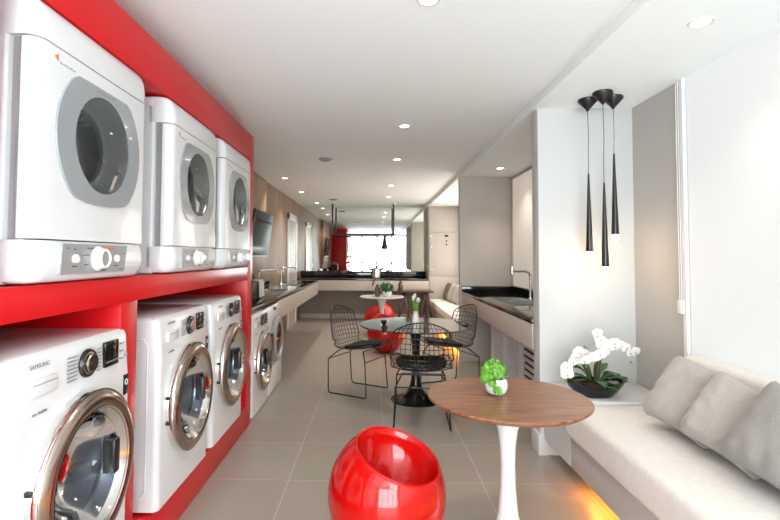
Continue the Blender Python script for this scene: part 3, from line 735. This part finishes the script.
# ------------------------------------------------------------------ wire chairs
def wire_chair(label, loc, rz):
    """front of the chair is local +Y"""
    t = thing('wire_chair', label, 'chair', loc, rz, 'black wire chairs')
    prof = [(.25, .462), (.20, .455), (.10, .432), (0, .418), (-.09, .418), (-.15, .435), (-.195, .475), (-.222, .54), (-.242, .62), (-.262, .71), (-.280, .79), (-.29, .835)]
    L = [0]
    for a, b in zip(prof, prof[1:]): L.append(L[-1]+math.hypot(b[0]-a[0], b[1]-a[1]))
    def pv(v):
        d = v*L[-1]
        for k in range(len(L)-1):
            if d <= L[k+1]+1e-9:
                f = (d-L[k])/(L[k+1]-L[k]); return (prof[k][0]*(1-f)+prof[k+1][0]*f, prof[k][1]*(1-f)+prof[k+1][1]*f)
        return prof[-1]
    def hwid(v):
        w = .245-.03*math.exp(-((v-.55)/.16)**2)*1.0
        if v > .62: w = .245-.04*((v-.62)/.38)
        if v < .12: w *= math.sqrt(max(.0, 1-((.12-v)/.12)**2*.35))
        if v > .85: w *= math.sqrt(max(.0, 1-((v-.85)/.15)**2*.42))
        return w
    def SF(u, v):
        y, z = pv(v); w = hwid(v); a = 2*u-1
        back = min(1, max(0, (v-.45)/.15)); c = a*a
        return Vector((a*w, y+.075*c*back, z+.035*c*(1-back)+(0 if v < .9 else -.045*c*((v-.9)/.1))))
    g = G()
    n = 13
    for i in range(1, n): g.tube([SF(i/n, j/30) for j in range(31)], .0026, 5)
    for j in range(1, 19): g.tube([SF(i/12, j/19) for i in range(13)], .0026, 5)
    g.obj('wire_shell', M_wire, t)
    rim = [SF(0, j/30) for j in range(31)]+[SF(i/12, 1) for i in range(1, 12)]+[SF(1, 1-j/30) for j in range(31)]+[SF(1-i/12, 0) for i in range(1, 12)]
    G().tube(rim, .0050, 6, closed=True).obj('rim', M_wire, t)
    # pad
    P = G(); rg = []
    for h, sc in ((.004, .86), (.006, .93), (.022, .95), (.034, .90), (.040, .70), (.041, .3)):
        ring = []
        for k in range(28):
            a = 2*PI*k/28; u = .5+.44*sc*math.copysign(abs(math.cos(a))**.7, math.cos(a)); v = .235+.205*sc*math.copysign(abs(math.sin(a))**.7, math.sin(a))
            p = SF(u, v); ring.append((p.x, p.y, p.z+h))
        rg.append(ring)
    P.loft(rg).obj('seat_pad', M_pad, t)
    for s_ in (-1, 1):
        x = s_*.215
        G().tube([(s_*.155, .14, .425), (x*.93, .185, .33), (x*.98, .205, .05), (x, .205, .014), (x, .19, .007), (x, -.19, .007), (x, -.205, .014), (x*.98, -.215, .05), (x*.93, -.225, .33), (s_*.150, -.13, .415)], .0062, 8).obj('sled_leg', M_wire, t)
    for a, y, z in ((.20, .185, .33), (.20, -.225, .33), (.155, .14, .425), (.15, -.13, .415)): G().tube([(-a, y, z), (a, y, z)], .0055, 6).obj('seat_brace', M_wire, t)
    return t
ch = wire_chair('black wire chair with seat pad at left of the smoked glass table', (-.165, 5.13, 0), R(-119))
ch.scale = (1.07, 1.07, 1.05)
dup(ch, 'black wire chair with its back to the camera at the smoked glass table', (.40, 4.20, 0), R(-4))
dup(ch, 'black wire chair at right of the smoked glass table, near the sink counter', (.80, 5.30, 0), R(112))

# ------------------------------------------------------------------ red ball seats
def ball_seat(label, loc, rz, d=.56, h=.53):
    t = tag(None or bpy.data.objects.new('ball_seat', None), label, 'seat', 'red ball seats'); COL.objects.link(t); t.location = loc; t.rotation_euler = (0, 0, rz)
    rx = d/2; rz_ = .30; cz = .282
    nU, nV = 64, 24
    # cutting plane: tilted so the opening faces +x and up
    nrm = Vector((math.sin(R(21)), 0, math.cos(R(21)))); off = nrm.dot(Vector((0, 0, .492-cz)))
    # outer: rings from the bottom to the cut edge
    def topang(a):
        lo, hi = -PI/2+.5, PI/2
        for _ in range(40):
            mid = (lo+hi)/2
            p = Vector((rx*math.cos(mid)*math.cos(a), rx*math.cos(mid)*math.sin(a), rz_*math.sin(mid)))
            if nrm.dot(p) < off: lo = mid
            else: hi = mid
        return lo
    lo0 = -math.asin(min(1, cz/rz_))
    rings = []
    TA = [topang(2*PI*k/nU) for k in range(nU)]
    for j in range(nV+1):
        rings.append([(rx*math.cos(lo0+(TA[k]-lo0)*j/nV)*math.cos(2*PI*k/nU), rx*math.cos(lo0+(TA[k]-lo0)*j/nV)*math.sin(2*PI*k/nU), cz+rz_*math.sin(lo0+(TA[k]-lo0)*j/nV)) for k in range(nU)])
    edge = [Vector(p) for p in rings[-1]]
    cen = sum(edge, Vector())/nU
    # rounded lip then scooped seat
    for f, dn in ((.985, .006), (.955, .008), (.92, .0)):
        rings.append([cen+(e-cen)*f+nrm*dn for e in edge])
    seat = Vector((-.0, 0, .27))
    for j in range(1, 11):
        s = j/10; a = s*PI/2
        rings.append([(cen+(e-cen)*.92*math.cos(a))+(seat-cen)*math.sin(a)*1.0 if j < 10 else seat+(e-cen)*.02 for e in edge])
    G().loft(rings).obj('shell', M_redgloss, t, ang=60)
    G().tube([Vector(p)+nrm*.0+Vector(p-cen).normalized()*.0 for p in [cen+(e-cen)*.955+nrm*.006 for e in edge]], .006, 6, closed=True).obj('lip', M_redgloss, t)
    return t
bs = ball_seat('glossy red ball-shaped seat nearest the camera', (.06, 2.36, 0), R(-36))
dup(bs, 'glossy red ball-shaped seat beyond the smoked glass table', (.165, 7.20, 0), R(-30))
dup(bs, 'glossy red ball-shaped seat farthest away, behind the small white table', (.09, 8.85, 0), R(150))

# ------------------------------------------------------------------ far wooden trestle table
t = thing('trestle_table', 'dark wooden trestle table against the far right end', 'table', (.78, 9.55, 0))
G().box(-.34, .34, -.28, .28, .715, .745, .004).obj('table_top', M_darkwood, t)
for x in (-.22, .24):
    for s_ in (-1, 1):
        G().prism([(x+s_*.0-.03, .715), (x+.03, .715), (x+s_*.14+.025, .0), (x+s_*.14-.025, .0)], 'xz', -.22 if x < 0 else .16, -.17 if x < 0 else .21, .003).obj('leg', M_darkwood, t)
def bottle(label, loc):
    o = G().lathe([(0, 0), (.042, 0), (.045, .006), (.045, .13), (.036, .15), (.024, .158), (.024, .19), (.026, .195), (.024, .20), (0, .20)], (0, 0, 0), 'z', 24).obj('bottle', M_brownglass, None, loc)
    return tag(o, label, 'bottle', 'brown bottles')
bottle('brown bottle on the small white table', (.045, 8.10, .74))
bottle('brown bottle on the dark trestle table', (.50, 9.45, .745))
# potted plant on small white table
def leafball(n, rad, c, seed, ls=.05, flat=1.):
    rnd = random.Random(seed); g = G()
    for k in range(n):
        d = Vector((rnd.gauss(0, 1), rnd.gauss(0, 1), abs(rnd.gauss(0, 1))*.9-.25)).normalized()
        p = Vector(c)+Vector((d.x*rad, d.y*rad, d.z*rad*flat))*rnd.uniform(.55, 1)
        s = d.cross(Vector((rnd.uniform(-1, 1), rnd.uniform(-1, 1), rnd.uniform(-1, 1)))).normalized(); w = d.cross(s)
        l = ls*rnd.uniform(.7, 1.3); wd = l*.5
        rows = []
        for q in range(5):
            f = q/4; ww = wd*math.sin(PI*(.12+.86*f))
            m_ = p+s*(l*(f-.5))+d*(.25*l*(math.sin(f*PI)-.4)+.1*l*math.sin(f*9+k))
            rows.append([m_-w*ww+d*.12*l*math.sin(7*f+k), m_-d*.06*l, m_+w*ww+d*.12*l*math.cos(6*f+k)])
        g.loft(rows, caps=False, closed=False)
    return g
t = thing('potted_plant', 'small green plant in a white pot on the small white table', 'plant', (.20, 8.05, .74))
G().lathe([(0, 0), (.05, 0), (.075, .03), (.08, .07), (.074, .09), (.068, .085), (0, .08)], (0, 0, 0), 'z', 24).obj('pot', M_ceramic, t)
leafball(90, .11, (0, 0, .14), 3, .07, .8).obj('foliage', M_leaf, t)
# curly plant on the walnut table
t = thing('potted_plant', 'curly bright green plant spilling from a white pot on the walnut table', 'plant', (.588, 2.40, .741))
G().lathe([(0, 0), (.040, 0), (.058, .012), (.068, .035), (.069, .055), (.062, .078), (.055, .086), (.050, .083), (0, .075)], (.005, 0, 0), 'z', 32).obj('pot', M_ceramic, t)
g = leafball(800, .074, (-.008, .0, .118), 11, .021, .95)
g2 = leafball(260, .036, (-.056, -.015, .085), 12, .018, 1.3); me_ = bpy.data.meshes.new('x'); g2.bm.to_mesh(me_); g.bm.from_mesh(me_); bpy.data.meshes.remove(me_)
g2 = leafball(130, .024, (-.005, -.080, .032), 13, .017, 1.2); me_ = bpy.data.meshes.new('x'); g2.bm.to_mesh(me_); g.bm.from_mesh(me_); bpy.data.meshes.remove(me_)
g2 = leafball(110, .022, (-.03, -.062, .066), 14, .017, 1.3); me_ = bpy.data.meshes.new('x'); g2.bm.to_mesh(me_); g.bm.from_mesh(me_); bpy.data.meshes.remove(me_)
g.obj('foliage', M_fern, t)
t.scale = (.80, .80, .86)
# white vase with tulips on the glass table
t = thing('flower_vase', 'slim white vase of white tulips on the smoked glass table', 'vase', (.415, 4.95, .738))
G().lathe([(0, 0), (.034, 0), (.037, .006), (.036, .03), (.026, .075), (.023, .095), (.030, .115), (.027, .115), (.02, .095), (0, .09)], (0, 0, 0), 'z', 28).obj('vase_body', M_ceramic, t)
rnd = random.Random(5)
for k in range(7):
    a = 2*PI*k/7; tip = Vector((.030*math.cos(a), .030*math.sin(a), .20+.02*(k % 3)))
    G().tube([(0, 0, .09), (tip.x*.5, tip.y*.5, .15), tip], .003, 6).obj('stem', M_tulipleaf, t)
    if k % 2 == 0: G().lathe([(0, 0), (.011, .005), (.016, .02), (.013, .04), (.004, .052), (0, .053)], tip, 'z', 12).obj('tulip_flower', M_petal, t)
lf = G()
for k in range(9):
    a = 2*PI*k/9+.3; d = Vector((math.cos(a), math.sin(a), 0)); sd = Vector((-d.y, d.x, 0)); rows = []
    for q in range(6):
        f = q/5; c = d*(.012+.040*f*f)+Vector((0, 0, .10+.125*f)); wd = .013*math.sin(PI*(.15+.84*f)); rows.append([c-sd*wd+d*.004, c, c+sd*wd+d*.004])
    lf.loft(rows, caps=False, closed=False)
lf.obj('leaves', M_tulipleaf, t)

# ------------------------------------------------------------------ orchid
t = thing('potted_orchid', 'white orchid in a black boat-shaped bowl on the white ledge', 'plant', (1.415, 3.18, .515))
rings = []
for z, sx, sy in ((0, .10, .055), (.004, .11, .065), (.05, .155, .085), (.100, .205, .105), (.097, .195, .097), (.078, .175, .082)):
    rings.append([(sx*math.cos(2*PI*k/40), sy*math.sin(2*PI*k/40), z+(.022*abs(math.cos(2*PI*k/40))**3 if z > .06 else 0)) for k in range(40)])
G().loft(rings).obj('bowl', M_blackgloss, t)
g = G().ball((0, 0, .07), .172, .080, .024); g.obj('moss', M_soil, t)
for k, (a, l, dz) in enumerate(((175, .17, .03), (150, .13, .06), (20, .16, .035), (50, .12, .075), (330, .15, .03), (205, .14, .02), (270, .11, .015), (290, .13, .0), (120, .11, .085))):
    d = Vector((math.cos(R(a)), math.sin(R(a))*.7, 0)).normalized(); sd = Vector((-d.y, d.x, 0)); rows = []
    for q in range(8):
        f = q/7; c = d*(.02+l*1.1*f)+Vector((0, 0, .092+dz*math.sin(f*PI*.75)*1.5-.02*f*f)); wd = .040*math.sin(PI*(.10+.88*f))**.8
        rows.append([c-sd*wd+Vector((0, 0, .008)), c, c+sd*wd+Vector((0, 0, .008))])
    o = G().loft(rows, caps=False, closed=False).obj('leaf', M_leaf, t); md = o.modifiers.new('thick', 'SOLIDIFY'); md.thickness = .003
# flower prototype
def petal(g, ang, l, w, back=.15):
    rows = []
    d = Vector((math.cos(ang), 0, math.sin(ang))); sd = Vector((-math.sin(ang), 0, math.cos(ang)))
    for q in range(6):
        f = q/5; wd = w*math.sin(PI*(.08+.88*f))**.75
        c = d*l*f+Vector((0, back*l*(f*f-.3*f), 0)); rows.append([c-sd*wd+Vector((0, .12*wd, 0)), c+Vector((0, -.06*wd, 0)), c+sd*wd+Vector((0, .12*wd, 0))])
    g.loft(rows, caps=False, closed=False)
fg = G()
for a, l, w_ in ((90, .030, .012), (215, .029, .012), (325, .029, .012)): petal(fg, R(a), l, w_, .3)
for a in (12, 168): petal(fg, R(a), .033, .022, .1)
flower = fg.obj('flower', M_petal, t); flower['label'] = 'white orchid flower'
lip = G().ball((0, -.004, -.003), .004, .006, .004, 8, 6).obj('flower_lip', M_yellow, flower)
sprays = [   # base, control, tip arcs (local): one stem each
    [(-.03, 0, .09), (-.045, 0, .20), (-.09, -.01, .285), (-.155, -.03, .25), (-.215, -.05, .15)],
    [(.0, .01, .09), (.03, .01, .2), (.05, .0, .285), (.0, -.03, .27), (-.09, -.06, .235)],
    [(.03, 0, .09), (.04, .01, .2), (.075, .02, .315), (.14, .0, .325), (.235, -.02, .285)],
    [(.01, -.01, .09), (.015, -.01, .2), (.02, .0, .31), (.035, .0, .36), (.01, -.01, .40)],
]
def bez(P, s):
    n = len(P)-1; q = s*n; k = min(int(q), n-1); f = q-k
    p0 = Vector(P[max(k-1, 0)]); p1 = Vector(P[k]); p2 = Vector(P[k+1]); p3 = Vector(P[min(k+2, n)])
    return .5*((2*p1)+(p2-p0)*f+(2*p0-5*p1+4*p2-p3)*f*f+(3*p1-p0-3*p2+p3)*f**3)
first = True; rnd = random.Random(9)
for si, P in enumerate(sprays):
    G().tube([bez(P, k/24) for k in range(25)], .0035, 6).obj('stem', M_stem, t)
    nf = (10, 9, 9, 4)[si]
    for k in range(nf):
        s = (.46 if si < 3 else .62)+(.54 if si < 3 else .38)*k/(nf-1)
        p = bez(P, s)+Vector((rnd.uniform(-.012, .012), -.016+rnd.uniform(-.012, .008), rnd.uniform(-.014, .014)))
        if first: fl = flower; first = False; lp = None
        else:
            fl = flower.copy(); COL.objects.link(fl); fl.parent = t
            lp = lip.copy(); COL.objects.link(lp); lp.parent = fl
        fl.location = p; fl.rotation_euler = (rnd.uniform(-.3, .25), rnd.uniform(-.3, .3), rnd.uniform(-.5, .5)); sc = rnd.uniform(.95, 1.25); fl.scale = (sc,)*3
for p in ((-.205, -.055, .115), (.222, -.02, .222), (-.075, -.05, .20)): G().ball(p, .008, .008, .011, 10, 8).obj('bud', M_fern, t)
for x, h in ((-.07, .27), (.045, .24)): G().tube([(x*.5, .01, .09), (x, .015, .2), (x+.01, .01, h+.05), (x+.03, .0, h+.03)], .0035, 6).obj('support_stick', M_stem, t)

# ------------------------------------------------------------------ recessed lamps and ceiling discs
def downlight(label, x, y, zc, e=1.):
    t = thing('recessed_downlight', label, 'ceiling light', (x, y, zc), 0, 'recessed ceiling lights')
    G().lathe([(.036, -.001), (.040, -.004), (.052, -.004), (.055, 0), (.036, 0)], (0, 0, 0), 'z', 28).obj('trim_ring', M_plasticw, t)
    G().lathe([(.037, -.0015), (0, -.0015)], (0, 0, 0), 'z', 20).obj('lamp_face', M_lamp, t)
    l = bpy.data.lights.new('spot', 'SPOT'); l.energy = E_SPOT*e; l.color = (1, .87, .72); l.spot_size = R(110); l.spot_blend = .8; l.shadow_soft_size = .035
    o = bpy.data.objects.new('spot', l); COL.objects.link(o); o.parent = t; o.location = (0, 0, -.012)
for x, y, lab in ((.235, 2.13, 'recessed ceiling light nearest the camera, cut by the top edge of the photo'), (.255, 4.23, 'second recessed ceiling light from the camera in the middle row'), (.258, 5.70, 'third recessed ceiling light from the camera in the middle row'),
                  (.258, 7.80, 'fourth recessed ceiling light from the camera in the middle row'), (.265, 9.33, 'recessed ceiling light of the middle row closest to the mirror'),
                  (-1.33, 7.07, 'recessed ceiling light over the left counter, nearest of its row'), (-1.32, 8.62, 'recessed ceiling light over the left counter, middle of its row'), (-1.25, 10.4, 'recessed ceiling light over the left counter, closest to the mirror')):
    downlight(lab, x, y, ZC)
downlight('recessed ceiling light above the sofa', 1.50, 2.23, ZS, .3)
downlight('recessed ceiling light above the right-hand sink counter', 1.53, 5.94, ZS, .7)
downlight('added ceiling light standing in for cove lighting in the far bench niche', 1.50, 9.3, ZS, 1.6)  # added spot, stands in for the cove glow on the niche ceiling
for x, y, lab in ((-.58, 5.67, 'round white detector disc on the ceiling past the red shelving'), (-.84, 9.7, 'round white detector disc on the ceiling near the hanging rail')):
    o = G().lathe([(0, -.028), (.05, -.026), (.075, -.018), (.085, -.008), (.085, 0), (0, 0)], (0, 0, 0), 'z', 32).obj('smoke_detector', M_silver, None, (x, y, ZC)); tag(o, lab, 'smoke detector', 'ceiling discs')
